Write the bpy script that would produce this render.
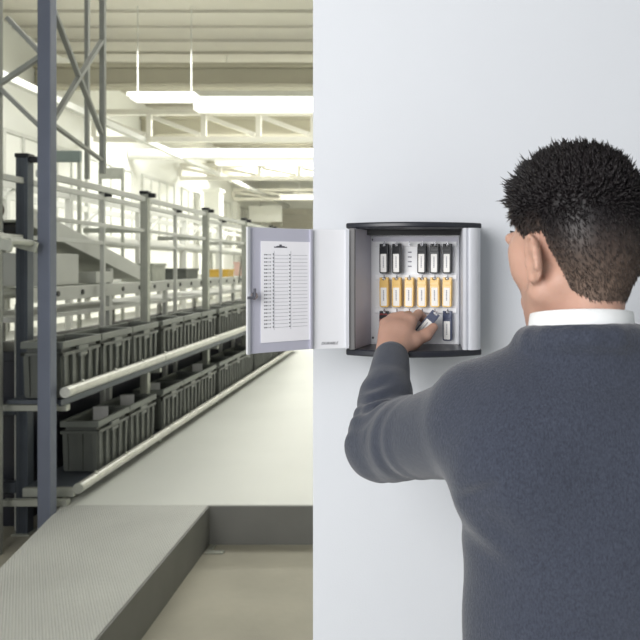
import bpy, bmesh, math, random
import numpy as np
from mathutils import Vector, Matrix, Euler

for _o in list(bpy.data.objects):
    bpy.data.objects.remove(_o, do_unlink=True)
SC = bpy.context.scene
COL = SC.collection
R = math.radians
random.seed(7)
RNG = np.random.default_rng(11)

# ------------------------------------------------------------------ camera, world, lights, exposure
FPX = 744.0
cam_d = bpy.data.cameras.new('camera')
cam = bpy.data.objects.new('camera', cam_d); COL.objects.link(cam)
cam.location = (0, 0, 1.6); cam.rotation_euler = (R(90), 0, 0)
cam_d.sensor_width = 36; cam_d.lens = FPX / 640 * 36
cam_d.shift_x = -100 / 640; cam_d.shift_y = -54 / 640
cam_d.clip_start = 0.02; cam_d.clip_end = 200
cam_d.dof.use_dof = True; cam_d.dof.focus_distance = 1.42; cam_d.dof.aperture_fstop = 9.0
SC.camera = cam

world = bpy.data.worlds.new('world'); SC.world = world; world.use_nodes = True
bg = world.node_tree.nodes['Background']
bg.inputs[0].default_value = (0.90, 0.95, 1.0, 1); bg.inputs[1].default_value = 0.44

def area(name, loc, target, sx, sy, power, col=(1, 1, 1)):
    d = bpy.data.lights.new(name, 'AREA'); d.shape = 'RECTANGLE'; d.size = sx; d.size_y = sy
    d.energy = power; d.color = col
    o = bpy.data.objects.new(name, d); COL.objects.link(o); o.location = loc
    o.rotation_euler = (Vector(target) - Vector(loc)).to_track_quat('-Z', 'Y').to_euler()
    return o
area('window_daylight', (-1.65, -1.45, 2.3), (0.1, 1.5, 1.35), 2.2, 2.2, 112, (1.0, 0.985, 0.97))  # large soft key added at upper left behind the camera; no window stands there
for i, y in enumerate((8.0, 14.0, 22.0, 31.0)):
    area('hall_lamp_row', (-3.0, y, 6.0), (-3.0, y, 0), 9.0, 1.6, (250, 450, 740, 1450)[i], (1.0, 0.995, 0.95))
SC.view_settings.view_transform = 'Standard'
SC.view_settings.look = 'None'
SC.view_settings.exposure = 0.14
SC.view_settings.gamma = 1.0
SC.view_settings.use_curve_mapping = False

def P(px, py, Y):
    return Vector(((px - 420) * Y / FPX, Y, 1.6 - (py - 266) * Y / FPX))

# ------------------------------------------------------------------ materials
def srgb(c):
    return tuple((x / 255 / 12.92) if x / 255 <= 0.04045 else (((x / 255 + 0.055) / 1.055) ** 2.4) for x in c)
def mat(name, rgb, rough=0.5, metal=0.0, var=0.06, scale=12.0, bump=0.0, bscale=60.0, sss=0.0, spec=0.5, emit=0.0, coat=0.0):
    m = bpy.data.materials.new(name); m.use_nodes = True
    nt = m.node_tree; b = nt.nodes['Principled BSDF']
    c = srgb(rgb)
    b.inputs['Roughness'].default_value = rough; b.inputs['Metallic'].default_value = metal
    b.inputs['Specular IOR Level'].default_value = spec
    b.inputs['Coat Weight'].default_value = coat
    tc = nt.nodes.new('ShaderNodeTexCoord')
    n = nt.nodes.new('ShaderNodeTexNoise'); n.inputs['Scale'].default_value = scale; n.inputs['Detail'].default_value = 4
    nt.links.new(tc.outputs['Object'], n.inputs['Vector'])
    rmp = nt.nodes.new('ShaderNodeValToRGB')
    rmp.color_ramp.elements[0].position = 0.3; rmp.color_ramp.elements[1].position = 0.7
    rmp.color_ramp.elements[0].color = (*[x * (1 - var) for x in c], 1)
    rmp.color_ramp.elements[1].color = (*[min(1, x * (1 + var)) for x in c], 1)
    nt.links.new(n.outputs['Fac'], rmp.inputs['Fac']); nt.links.new(rmp.outputs['Color'], b.inputs['Base Color'])
    if bump:
        n2 = nt.nodes.new('ShaderNodeTexNoise'); n2.inputs['Scale'].default_value = bscale; n2.inputs['Detail'].default_value = 3
        nt.links.new(tc.outputs['Object'], n2.inputs['Vector'])
        bp = nt.nodes.new('ShaderNodeBump'); bp.inputs['Strength'].default_value = bump; bp.inputs['Distance'].default_value = 0.01
        nt.links.new(n2.outputs['Fac'], bp.inputs['Height']); nt.links.new(bp.outputs['Normal'], b.inputs['Normal'])
    if sss:
        b.inputs['Subsurface Weight'].default_value = sss
        b.inputs['Subsurface Radius'].default_value = (0.010, 0.004, 0.002); b.inputs['Subsurface Scale'].default_value = 1.0
    if emit:
        b.inputs['Emission Color'].default_value = (*c, 1); b.inputs['Emission Strength'].default_value = emit
    return m

M = {}
M['wall'] = mat('painted_wall', (212, 215, 221), 0.75, var=0.01, scale=3, bump=0.05, bscale=300)
M['hall_wall'] = mat('hall_wall_paint', (236, 237, 231), 0.8, var=0.03, scale=0.6)
M['ceiling'] = mat('hall_ceiling_sheet', (206, 203, 192), 0.8, var=0.04, scale=0.5)
M['white_floor'] = mat('pale_coated_floor', (210, 212, 206), 0.45, var=0.04, scale=0.9, bump=0.02, bscale=40)
M['concrete'] = mat('lower_concrete', (172, 168, 153), 0.8, var=0.10, scale=2.5, bump=0.1, bscale=30)
M['pit_side'] = mat('platform_side_steel', (120, 120, 116), 0.6, var=0.08, scale=3)
M['post'] = mat('blue_grey_post_steel', (108, 114, 130), 0.45, 0.35, var=0.05, scale=5)
M['dark_post'] = mat('dark_aluminium', (84, 90, 98), 0.45, 0.35, var=0.06, scale=8)
M['lattice'] = mat('grey_lattice_steel', (150, 152, 146), 0.5, 0.3, var=0.06, scale=6)
M['rail'] = mat('galvanised_rail', (206, 206, 198), 0.35, 0.35, var=0.08, scale=14)
M['galv'] = mat('galvanised_steel', (176, 178, 168), 0.45, 0.4, var=0.08, scale=10)
M['pale_steel'] = mat('pale_painted_steel', (212, 213, 207), 0.6, var=0.04, scale=4)
M['black'] = mat('black_plastic', (22, 23, 27), 0.4, var=0.1, scale=20)
M['bin'] = mat('grey_bin_plastic', (92, 95, 90), 0.42, var=0.06, scale=9)
M['bin_rim'] = mat('grey_bin_rim_plastic', (112, 116, 110), 0.4, var=0.05, scale=9)
M['dark_box'] = mat('blue_black_plastic', (34, 36, 46), 0.45, var=0.08, scale=6)
M['hinge'] = mat('hinge_grey', (104, 103, 104), 0.45, 0.2, var=0.03)
M['sheet'] = mat('index_paper', (246, 245, 251), 0.8, var=0.01)
M['paper'] = mat('white_paper', (236, 235, 232), 0.8, var=0.01)
M['truss'] = mat('cream_truss_paint', (238, 236, 226), 0.6, var=0.03, scale=2)
M['olive'] = mat('beige_beam_paint', (186, 182, 164), 0.7, var=0.05, scale=1)
M['duct'] = mat('white_duct_sheet', (238, 239, 233), 0.5, var=0.02)
M['lamp'] = mat('lit_tube', (255, 254, 246), 0.4, emit=1.0)
M['teal'] = mat('grey_green_sign_paint', (112, 124, 120), 0.6, var=0.04)
M['brown'] = mat('brown_motor_paint', (84, 66, 56), 0.5, var=0.15, scale=20)
M['amber'] = mat('amber_plastic', (220, 180, 80), 0.4)
M['pink'] = mat('pale_red_card', (232, 196, 184), 0.7)
M['alu'] = mat('satin_aluminium', (206, 208, 215), 0.42, 0.12, var=0.02, scale=30)
M['alu_in'] = mat('grey_lacquer', (204, 203, 215), 0.5, 0.0, var=0.02, scale=20)
M['door'] = mat('door_silver_lacquer', (190, 190, 205), 0.48, 0.03, var=0.02, scale=15)
M['door_in'] = mat('door_white_lacquer', (224, 225, 230), 0.45, 0.0, var=0.01, scale=15)
M['panel'] = mat('white_panel_plastic', (246, 247, 250), 0.5, var=0.01)
M['black_cap'] = mat('dark_cap_plastic', (40, 42, 50), 0.32, var=0.05, scale=30)
M['yellow'] = mat('yellow_tag_plastic', (226, 188, 112), 0.32, var=0.04, scale=50, coat=0.3)
M['tag_black'] = mat('black_tag_plastic', (34, 36, 40), 0.32, var=0.05, scale=50, coat=0.3)
M['tag_red'] = mat('dark_red_tag_plastic', (120, 52, 52), 0.35, var=0.05, scale=50)
M['tag_blue'] = mat('slate_blue_tag_plastic', (62, 70, 96), 0.32, var=0.05, scale=50, coat=0.3)
M['ink'] = mat('printed_ink', (84, 85, 94), 0.8)
M['ink_light'] = mat('pale_printed_ink', (150, 150, 160), 0.8)
M['chrome'] = mat('chrome', (210, 210, 214), 0.2, 1.0, var=0.02)
M['skin'] = mat('skin', (186, 147, 130), 0.52, var=0.07, scale=22, bump=0.06, bscale=240, sss=0.12)
M['eye'] = mat('eye_white', (232, 228, 222), 0.2, var=0.02)
M['iris'] = mat('iris_brown', (58, 40, 30), 0.2)
M['shirt'] = mat('white_cotton', (236, 238, 240), 0.85, var=0.02, scale=60, bump=0.1, bscale=500)
M['trousers'] = mat('dark_trouser_cloth', (44, 46, 54), 0.9, var=0.08, scale=60)
M['shoe'] = mat('black_leather', (28, 26, 26), 0.4, var=0.1)

def tread_material():
    m = mat('tread_plate_steel', (196, 197, 192), 0.5, 0.1, var=0.06, scale=2.0)
    nt = m.node_tree; b = nt.nodes['Principled BSDF']
    tc = nt.nodes.new('ShaderNodeTexCoord')
    waves = []
    for ang in (62, -28):
        mp = nt.nodes.new('ShaderNodeMapping'); mp.inputs['Rotation'].default_value = (0, 0, R(ang))
        w = nt.nodes.new('ShaderNodeTexWave'); w.inputs['Scale'].default_value = 24.0; w.inputs['Distortion'].default_value = 0
        nt.links.new(tc.outputs['Object'], mp.inputs['Vector']); nt.links.new(mp.outputs['Vector'], w.inputs['Vector'])
        waves.append(w)
    mul = nt.nodes.new('ShaderNodeMath'); mul.operation = 'MULTIPLY'
    nt.links.new(waves[0].outputs['Fac'], mul.inputs[0]); nt.links.new(waves[1].outputs['Fac'], mul.inputs[1])
    bp = nt.nodes.new('ShaderNodeBump'); bp.inputs['Strength'].default_value = 0.75; bp.inputs['Distance'].default_value = 0.006
    nt.links.new(mul.outputs[0], bp.inputs['Height']); nt.links.new(bp.outputs['Normal'], b.inputs['Normal'])
    return m
M['tread'] = tread_material()

def knit_material():
    m = bpy.data.materials.new('slate_wool_knit'); m.use_nodes = True
    nt = m.node_tree; b = nt.nodes['Principled BSDF']
    b.inputs['Roughness'].default_value = 0.95; b.inputs['Specular IOR Level'].default_value = 0.15
    b.inputs['Sheen Weight'].default_value = 0.25; b.inputs['Sheen Roughness'].default_value = 0.5
    tc = nt.nodes.new('ShaderNodeTexCoord')
    n = nt.nodes.new('ShaderNodeTexNoise'); n.inputs['Scale'].default_value = 520; n.inputs['Detail'].default_value = 4; n.inputs['Roughness'].default_value = 0.7
    mp = nt.nodes.new('ShaderNodeMapping'); mp.inputs['Scale'].default_value = (1.0, 1.0, 0.45)
    nt.links.new(tc.outputs['Object'], mp.inputs['Vector']); nt.links.new(mp.outputs['Vector'], n.inputs['Vector'])
    rp = nt.nodes.new('ShaderNodeValToRGB')
    rp.color_ramp.elements[0].position = 0.32; rp.color_ramp.elements[1].position = 0.70
    rp.color_ramp.elements[0].color = (*srgb((48, 52, 63)), 1); rp.color_ramp.elements[1].color = (*srgb((70, 75, 89)), 1)
    nt.links.new(n.outputs['Fac'], rp.inputs['Fac']); nt.links.new(rp.outputs['Color'], b.inputs['Base Color'])
    w = nt.nodes.new('ShaderNodeTexNoise'); w.inputs['Scale'].default_value = 420; w.inputs['Detail'].default_value = 2
    nt.links.new(mp.outputs['Vector'], w.inputs['Vector'])
    bp = nt.nodes.new('ShaderNodeBump'); bp.inputs['Strength'].default_value = 0.35; bp.inputs['Distance'].default_value = 0.004
    nt.links.new(w.outputs['Fac'], bp.inputs['Height']); nt.links.new(bp.outputs['Normal'], b.inputs['Normal'])
    return m
M['knit'] = knit_material()

def hair_material():
    m = bpy.data.materials.new('dark_hair'); m.use_nodes = True
    nt = m.node_tree; b = nt.nodes['Principled BSDF']
    b.inputs['Roughness'].default_value = 0.45; b.inputs['Specular IOR Level'].default_value = 0.35
    at = nt.nodes.new('ShaderNodeAttribute'); at.attribute_name = 'fade'
    tc = nt.nodes.new('ShaderNodeTexCoord')
    n = nt.nodes.new('ShaderNodeTexNoise'); n.inputs['Scale'].default_value = 160; n.inputs['Detail'].default_value = 3
    nt.links.new(tc.outputs['Object'], n.inputs['Vector'])
    r1 = nt.nodes.new('ShaderNodeValToRGB')
    r1.color_ramp.elements[0].color = (*srgb((14, 13, 16)), 1); r1.color_ramp.elements[1].color = (*srgb((36, 30, 32)), 1)
    r2 = nt.nodes.new('ShaderNodeValToRGB')
    r2.color_ramp.elements[0].color = (*srgb((78, 68, 62)), 1); r2.color_ramp.elements[1].color = (*srgb((134, 112, 99)), 1)
    nt.links.new(n.outputs['Fac'], r1.inputs['Fac']); nt.links.new(n.outputs['Fac'], r2.inputs['Fac'])
    mx = nt.nodes.new('ShaderNodeMix'); mx.data_type = 'RGBA'
    nt.links.new(at.outputs['Fac'], mx.inputs['Factor'])
    nt.links.new(r1.outputs['Color'], mx.inputs['A']); nt.links.new(r2.outputs['Color'], mx.inputs['B'])
    nt.links.new(mx.outputs['Result'], b.inputs['Base Color'])
    return m
M['hair'] = hair_material()

# ------------------------------------------------------------------ mesh helpers
class MB:
    def __init__(s): s.v = []; s.f = []
    def add(s, vs, fs):
        o = len(s.v); s.v += [tuple(v) for v in vs]; s.f += [tuple(i + o for i in f) for f in fs]; return s
    def box(s, lo, hi):
        x0, y0, z0 = lo; x1, y1, z1 = hi
        return s.add([(x0,y0,z0),(x1,y0,z0),(x1,y1,z0),(x0,y1,z0),(x0,y0,z1),(x1,y0,z1),(x1,y1,z1),(x0,y1,z1)],
                     [(0,3,2,1),(4,5,6,7),(0,1,5,4),(1,2,6,5),(2,3,7,6),(3,0,4,7)])
    def prism(s, poly, z0, z1):
        n = len(poly)
        return s.add([(x, y, z0) for x, y in poly] + [(x, y, z1) for x, y in poly],
                     [tuple(range(n))[::-1], tuple(range(n, 2*n))] + [(i, (i+1) % n, n + (i+1) % n, n + i) for i in range(n)])
    def bar(s, a, b, w, h, up=(0, 0, 1)):
        a = Vector(a); b = Vector(b); d = (b - a).normalized(); u = Vector(up)
        if abs(d.dot(u)) > 0.99: u = Vector((0, 1, 0))
        x = d.cross(u).normalized() * (w / 2); y = x.cross(d).normalized() * (h / 2)
        vs = [p + q for p in (a, b) for q in (-x - y, x - y, x + y, -x + y)]
        return s.add(vs, [(3,2,1,0),(4,5,6,7),(0,1,5,4),(1,2,6,5),(2,3,7,6),(3,0,4,7)])
    def tube(s, a, b, r, n=12, r2=None):
        a = Vector(a); b = Vector(b); d = (b - a).normalized(); u = Vector((0, 0, 1)) if abs(d.z) < 0.95 else Vector((0, 1, 0))
        x = d.cross(u).normalized(); y = x.cross(d); r2 = r if r2 is None else r2
        vs = [p + (x * math.cos(2*math.pi*i/n) + y * math.sin(2*math.pi*i/n)) * q for p, q in ((a, r), (b, r2)) for i in range(n)]
        return s.add(vs, [tuple(range(n))[::-1], tuple(range(n, 2*n))] + [(i, (i+1) % n, n + (i+1) % n, n + i) for i in range(n)])
    def ball(s, c, r, n=12, m=8):
        c = Vector(c); rr = r if isinstance(r, (tuple, list)) else (r, r, r); vs = []; fs = []
        for j in range(m + 1):
            t = math.pi * j / m
            for i in range(n):
                p = 2 * math.pi * i / n
                vs.append(c + Vector((rr[0]*math.sin(t)*math.cos(p), rr[1]*math.sin(t)*math.sin(p), rr[2]*math.cos(t))))
        for j in range(m):
            for i in range(n):
                fs.append((j*n+i, (j+1)*n+i, (j+1)*n+(i+1) % n, j*n+(i+1) % n))
        return s.add(vs, fs)
    def ring(s, c, R0, r, axis='y', n=20, m=8):
        vs = []; fs = []
        for i in range(n):
            a = 2*math.pi*i/n
            for j in range(m):
                b = 2*math.pi*j/m; q = R0 + r*math.cos(b); w = r*math.sin(b)
                p = {'y': (q*math.cos(a), w, q*math.sin(a)), 'z': (q*math.cos(a), q*math.sin(a), w), 'x': (w, q*math.cos(a), q*math.sin(a))}[axis]
                vs.append((c[0]+p[0], c[1]+p[1], c[2]+p[2]))
        for i in range(n):
            for j in range(m):
                fs.append((i*m+j, ((i+1) % n)*m+j, ((i+1) % n)*m+(j+1) % m, i*m+(j+1) % m))
        return s.add(vs, fs)
    def build(s, name, m, parent=None, bevel=0.0, smooth=False, segs=2):
        me = bpy.data.meshes.new(name); me.from_pydata(s.v, [], s.f)
        bm = bmesh.new(); bm.from_mesh(me)
        bmesh.ops.remove_doubles(bm, verts=bm.verts, dist=1e-6)
        bmesh.ops.recalc_face_normals(bm, faces=bm.faces); bm.to_mesh(me); bm.free()
        for mm in (m if isinstance(m, (list, tuple)) else [m]): me.materials.append(mm)
        o = bpy.data.objects.new(name, me); COL.objects.link(o)
        if parent: o.parent = parent
        if smooth:
            for p in me.polygons: p.use_smooth = True
        if bevel:
            b = o.modifiers.new('bevel', 'BEVEL'); b.width = bevel; b.segments = segs; b.limit_method = 'ANGLE'; b.angle_limit = R(40)
            if smooth: b.harden_normals = False
        return o

def shade_auto(o, ang=40):
    me = o.data
    for p in me.polygons: p.use_smooth = True
    bm = bmesh.new(); bm.from_mesh(me)
    for e in bm.edges:
        if len(e.link_faces) == 2 and e.calc_face_angle(0) > R(ang): e.smooth = False
    bm.to_mesh(me); bm.free()
    return o
def tag(o, label, cat, group=None, kind=None):
    o['label'] = label; o['category'] = cat
    if group: o['group'] = group
    if kind: o['kind'] = kind
    return o
def structure(o):
    o['kind'] = 'structure'; return o
def empty(name, loc=(0, 0, 0), rz=0.0):
    o = bpy.data.objects.new(name, None); COL.objects.link(o); o.location = loc; o.rotation_euler = (0, 0, rz)
    o.empty_display_size = 0.1
    return o
def copy_tree(o, parent=None):
    c = o.copy(); COL.objects.link(c)
    if parent: c.parent = parent
    for ch in [x for x in bpy.data.objects if x.parent == o]:
        copy_tree(ch, c)
    return c
ORD = ['first', 'second', 'third', 'fourth', 'fifth', 'sixth', 'seventh', 'eighth', 'ninth', 'tenth', 'eleventh', 'twelfth', 'thirteenth']

# ------------------------------------------------------------------ large structure
ZL = -0.26
structure(MB().box((-9, -4, ZL - 0.1), (6, 42, ZL)).build('floor_lower', M['concrete']))
structure(MB().prism([(-2.42, 5.12), (-2.40, 4.98), (6, 4.98), (6, 42), (-2.42, 42)], ZL, 0).build('floor', M['white_floor']))
structure(MB().box((-1.42, 4.965, ZL), (3.0, 4.98, -0.004)).build('trim_1', M['pit_side']))
structure(MB().prism([(-1.97, 2.4), (-1.385, 2.4), (-1.42, 4.98), (-2.396, 4.98)], ZL, 0).build('floor_tread_plate', M['tread']))
structure(MB().prism([(-1.385, 2.42), (-1.372, 2.42), (-1.405, 4.965), (-1.42, 4.965)], ZL, -0.003).build('trim_2', M['pit_side']))
structure(MB().box((-9, -4, ZL), (6, 2.4, 0)).build('floor_front', M['white_floor']))
structure(MB().box((-0.2301, 1.6, 0), (6, 1.76, 4.2)).build('wall_front', M['wall']))
structure(MB().box((-9.1, -4, ZL), (-9, 42, 7)).build('wall_left', M['hall_wall']))
structure(MB().box((6, -4, ZL), (6.1, 42, 7)).build('wall_right', M['hall_wall']))
structure(MB().box((-9.1, 42, ZL), (6.1, 42.1, 7)).build('wall_back', M['hall_wall']))
# roof deck: ribbed sheet
mb = MB(); mb.box((-9.1, -4, 6.9), (6.1, 42, 7.0))
for i in range(46):
    mb.box((-9.0, -3.6 + i, 6.84), (6.0, -3.3 + i, 6.9))
structure(mb.build('ceiling', M['ceiling']))

# ------------------------------------------------------------------ roof trusses, beams, lamps, ducts
def truss(Y, zb, zt, x0, pitch, n, label):
    t = empty('roof_truss', (0, Y, zb))
    x1 = x0 + pitch * n
    MB().box((x0, -0.09, 0), (x1, 0.09, 0.14)).build('bottom_chord', M['truss'], t, 0.01)
    MB().box((x0, -0.09, zt - zb - 0.14), (x1, 0.09, zt - zb)).build('top_chord', M['truss'], t, 0.01)
    for i in range(n + 1):
        x = x0 + i * pitch
        MB().box((x - 0.07, -0.06, 0.141), (x + 0.07, 0.06, zt - zb - 0.141)).build('web_post', M['truss'], t, 0.01)
    for i in range(n):
        x = x0 + i * pitch
        MB().bar((x + 0.1, 0, zt - zb - 0.20), (x + pitch - 0.1, 0, 0.20), 0.11, 0.12, (0, 1, 0)).build('web_diagonal', M['truss'], t, 0.01)
    tag(t, label, 'truss', 'cream roof trusses')
truss(20.0, 4.93, 5.80, -8.75, 1.47, 10, 'nearer cream steel roof truss with diagonal webs, below white strip light')
truss(27.6, 4.78, 5.42, -8.90, 1.47, 10, 'farther cream steel roof truss with diagonal webs, seen under the nearer truss')
truss(35.5, 4.72, 5.30, -8.90, 1.47, 10, 'farthest pale roof truss close to the back wall of the hall')

def crossbeam(Y, z0, z1, w, m, label):
    b = MB(); b.box((-8.98, Y - w/2, z0), (5.98, Y + w/2, z0 + 0.09)); b.box((-8.98, Y - w/2, z1 - 0.09), (5.98, Y + w/2, z1)); b.box((-8.98, Y - 0.05, z0 + 0.09), (5.98, Y + 0.05, z1 - 0.09))
    o = b.build('crossbeam', m, None, 0.012)
    tag(o, label, 'beam')
crossbeam(17.4, 5.74, 6.30, 0.34, M['olive'], 'beige steel roof beam running across the top of the hall')
crossbeam(24.0, 5.75, 6.40, 0.3, M['olive'], 'beige roof beam partly hidden behind the nearer cream truss')
crossbeam(31.5, 5.40, 6.00, 0.3, M['olive'], 'beige roof beam deep in the hall behind the farther truss')
o = MB().tube((-8.98, 23.0, 5.05), (5.98, 23.0, 5.05), 0.17, 20).build('ventilation_duct', M['duct'], None, smooth=False); shade_auto(o)
tag(o, 'white round duct crossing the hall between the two nearest trusses', 'duct')
# long white light trough
def light(name_loc, length, w, h, label, axis='x'):
    t = empty('ceiling_light', name_loc)
    if axis == 'x':
        d = 0.75*h if h > 0.2 else 0.04
        MB().box((-length/2, -w/2, d + 0.001), (length/2, w/2, h + 0.05)).build('housing', M['duct'], t, 0.01)
        MB().box((-length/2 + 0.05, -w/2 + 0.03, 0), (length/2 - 0.05, w/2 - 0.03, d)).build('diffuser', M['lamp'], t, 0.012)
    else:
        MB().box((-w/2, -length/2, 0), (w/2, length/2, h)).build('housing', M['duct'], t, 0.01)
        MB().box((-w/2 + 0.05, -length/2 + 0.05, -0.04), (w/2 - 0.05, length/2 - 0.05, -0.001)).build('tube', M['lamp'], t, 0.012)
    for s in (-0.4, 0.4):
        q = (s*length, 0) if axis == 'x' else (0, s*length)
        MB().tube((q[0], q[1], h), (q[0], q[1], 6.84 - name_loc[2]), 0.012, 8).build('hanger', M['pale_steel'], t)
    tag(t, label, 'ceiling light', 'strip lights under the hall roof')
light((-5.15, 15.0, 4.93), 1.35, 0.45, 0.08, 'short strip light hanging nearest, above the conveyor at the left of the beige beam')
light((-1.55, 18.6, 5.47), 8.2, 0.5, 0.42, 'long white strip light running above the nearer cream truss')
light((-3.0, 25.5, 5.06), 8.0, 0.4, 0.12, 'white strip light between the two nearest trusses')
light((-2.0, 33.5, 4.62), 8.6, 0.4, 0.14, 'white strip light deep in the hall under the farther truss')

# runner beams along the left of the hall
for (x, z, w, lab) in ((-7.4, 4.9, 0.08, 'pale runner beam along the hall above the left wall columns'),):
    o = MB().box((x - w, 12.5, z), (x + w, 41.9, z + 0.14)).build('runner_beam', M['pale_steel'], None, 0.01); tag(o, lab, 'beam')

# columns at the back of the hall
for (px, Y, w, lab) in ((213.5, 30.0, 0.62, 'broad white column deep in the hall, left of the cabinet door top'),
                        (231, 36.0, 0.66, 'white column touching the hall back wall, right of the broad column'),
                        (170, 33.0, 0.24, 'slim white column behind the rack, left of the broad column'),
                        (125, 30.0, 0.4, 'white column at the left of the hall behind the grey boards')):
    x = (px - 420) * Y / FPX
    b = MB(); b.box((x - w/2, Y - w/2, 0), (x + w/2, Y + w/2, 4.7)); b.box((x - w/2 - 0.06, Y - w/2 - 0.06, 0), (x + w/2 + 0.06, Y + w/2 + 0.06, 0.25))
    b.box((x - w/2 - 0.05, Y - w/2 - 0.05, 4.55), (x + w/2 + 0.05, Y + w/2 + 0.05, 4.7))
    tag(b.build('hall_column', M['duct'], None, 0.01), lab, 'column', 'white columns in the hall')
# grey gate in the back wall (right)
structure(MB().box((-9.0 + 0.2, 41.9, 0.0), (5.9, 41.96, 0.3)).build('baseboard_back', M['pale_steel']))
mb = MB()
for i in range(12): mb.box((-8.4, 41.93, 0.4 + i*0.37), (-5.0, 41.99, 0.4 + i*0.37 + 0.35))
structure(mb.build('door_1', M['ceiling']))
# window band in the left wall
for i in range(8):
    y0 = 8 + i*4.0
    b = MB(); b.box((-8.995, y0, 2.4), (-8.94, y0 + 3.2, 2.48)); b.box((-8.995, y0, 4.5), (-8.94, y0 + 3.2, 4.58))
    for k in range(5): b.box((-8.995, y0 + k*0.78, 2.48), (-8.94, y0 + k*0.78 + 0.07, 4.5))
    fr = structure(b.build('window_%d' % (i + 1), M['pale_steel']))
    g = MB().box((-8.992, y0 + 0.02, 2.49), (-8.98, y0 + 3.18, 4.49)).build('window_pane', M['duct'], fr)

o = MB().prism([(-1.392, 4.80), (-1.27, 4.80), (-1.27, 4.84), (-1.352, 4.84), (-1.352, 4.94), (-1.392, 4.94)], ZL, ZL + 0.012).build('angle_bracket', M['galv'], None, 0.002)
tag(o, 'small flat steel angle lying in the inner corner of the floor pit', 'bracket')
# ------------------------------------------------------------------ conveyor rack
XF, XB = -2.495, -2.752           # front and back rows of uprights
rack = empty('conveyor_rack', (XF, 4.8, ZL))
def rk(mb, name, m, parent=None, bevel=0.0, smooth=False):
    o = mb.build(name, m, parent or rack, bevel)
    if not parent: o.matrix_parent_inverse = Matrix.Translation(-Vector(rack.location))
    if smooth: shade_auto(o)
    return o
def upright(x, y, z1, w, m):
    b = MB(); h = w/2
    b.box((x-h, y-h, ZL), (x+h, y+h, z1))
    g = w*0.12                                   # profile lips on the corners
    for sx in (-1, 1):
        b.box((x+sx*h*0.45-g/2, y-h-0.004, ZL), (x+sx*h*0.45+g/2, y-h, z1))
    u = rk(b, 'upright', m, None, 0.003)
    c = MB(); c.box((x-h-0.006, y-h-0.006, z1), (x+h+0.006, y+h+0.006, z1+0.03)); c.prism([(x+h, y-h*0.6), (x+h+0.06, y-h*0.6), (x+h+0.06, y+h*0.6), (x+h, y+h*0.6)], z1-0.03, z1+0.01)
    rk(c, 'end_cap', M['black'], u, 0.004)
    ft = MB().box((x-h*1.5, y-h*1.5, ZL), (x+h*1.5, y+h*1.5, ZL+0.012)); rk(ft, 'foot_plate', M['galv'], u)
YU = [6.755, 8.665, 10.575, 12.485]
for y in YU: upright(XF, y, 2.25, 0.068, M['galv'])
upright(XB, 5.18, 2.35, 0.082, M['dark_post'])
for y in YU: upright(XB, y - 0.3, 2.23, 0.036, M['pale_steel'])
YE = 14.0
XR = -2.315
def rail_run(z, y0, r, segs, mm):
    step = (YE - y0)/segs
    for i in range(segs):
        rk(MB().tube((XR, y0+i*step+0.006, z), (XR, y0+(i+1)*step-0.006, z), r, 18), 'front_rail', mm, None, 0.0, True)
    for y in [y0 + 0.25 + k*0.55 for k in range(int((YE-y0)/0.55))]:
        rk(MB().tube((XR-0.003, y, z + r*0.8), (XR+0.012, y, z + r + 0.006), 0.013, 10), 'rivet', M['galv'], None, 0, True)
rail_run(0.093, 5.05, 0.034, 5, M['rail'])
rail_run(0.775, 4.845, 0.036, 5, M['rail'])
rk(MB().tube((XR, 5.035, 0.093), (XR, 5.05, 0.093), 0.036, 18), 'rail_end_cap', M['galv'], None, 0, True)
# shelf decks: side beams and rollers beds
for z in (0.085, 0.72):
    b = MB(); b.box((-2.72, 4.9 if z > 0.5 else 5.1, z-0.03), (-2.365, YE, z-0.004)); b.box((-2.38, 4.9 if z > 0.5 else 5.1, z-0.045), (-2.365, YE, z-0.03))
    rk(b, 'shelf_deck', M['dark_post'])  # deck coloured dark to stand in for the shadow below the front rail
    for y in (4.95, 6.73, 8.64, 10.55, 12.46):
        rk(MB().box((XB-0.03, y, z-0.085), (-2.352, y+0.05, z-0.0455)), 'shelf_crossbar', M['galv'])
for z in (0.06, 0.60):
    rk(MB().box((-3.6, 5.14, z-0.03), (XB-0.045, 5.22, z+0.04)), 'side_beam', M['dark_post'], None, 0.004)
# block between the near rail end and the post
rk(MB().box((-2.70, 5.05, 0.03), (-2.352, 5.09, 0.09)), 'end_bracket', M['galv'], None, 0.004)
# top rails
for (x, z, w, h) in ((XF, 2.205, 0.035, 0.045), (XB, 2.19, 0.035, 0.04), (XF, 1.92, 0.025, 0.03), (XB, 1.80, 0.025, 0.03)):
    rk(MB().box((x-w/2, 4.86, z-h/2), (x+w/2, YE, z+h/2)), 'top_rail', M['pale_steel'], None, 0.003)
for y in YU:
    rk(MB().box((XB-0.3, y-0.02, 1.90), (XF-0.035, y+0.02, 1.945)), 'cross_tie', M['galv'], None, 0.003)
    rk(MB().bar((XF-0.05, y+0.05, 1.75), (XB-0.02, y+0.8, 1.35), 0.02, 0.025), 'tie_brace', M['rail'])
tag(rack, 'long two level steel rack holding the grey bins beside the pale aisle', 'rack')

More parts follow.
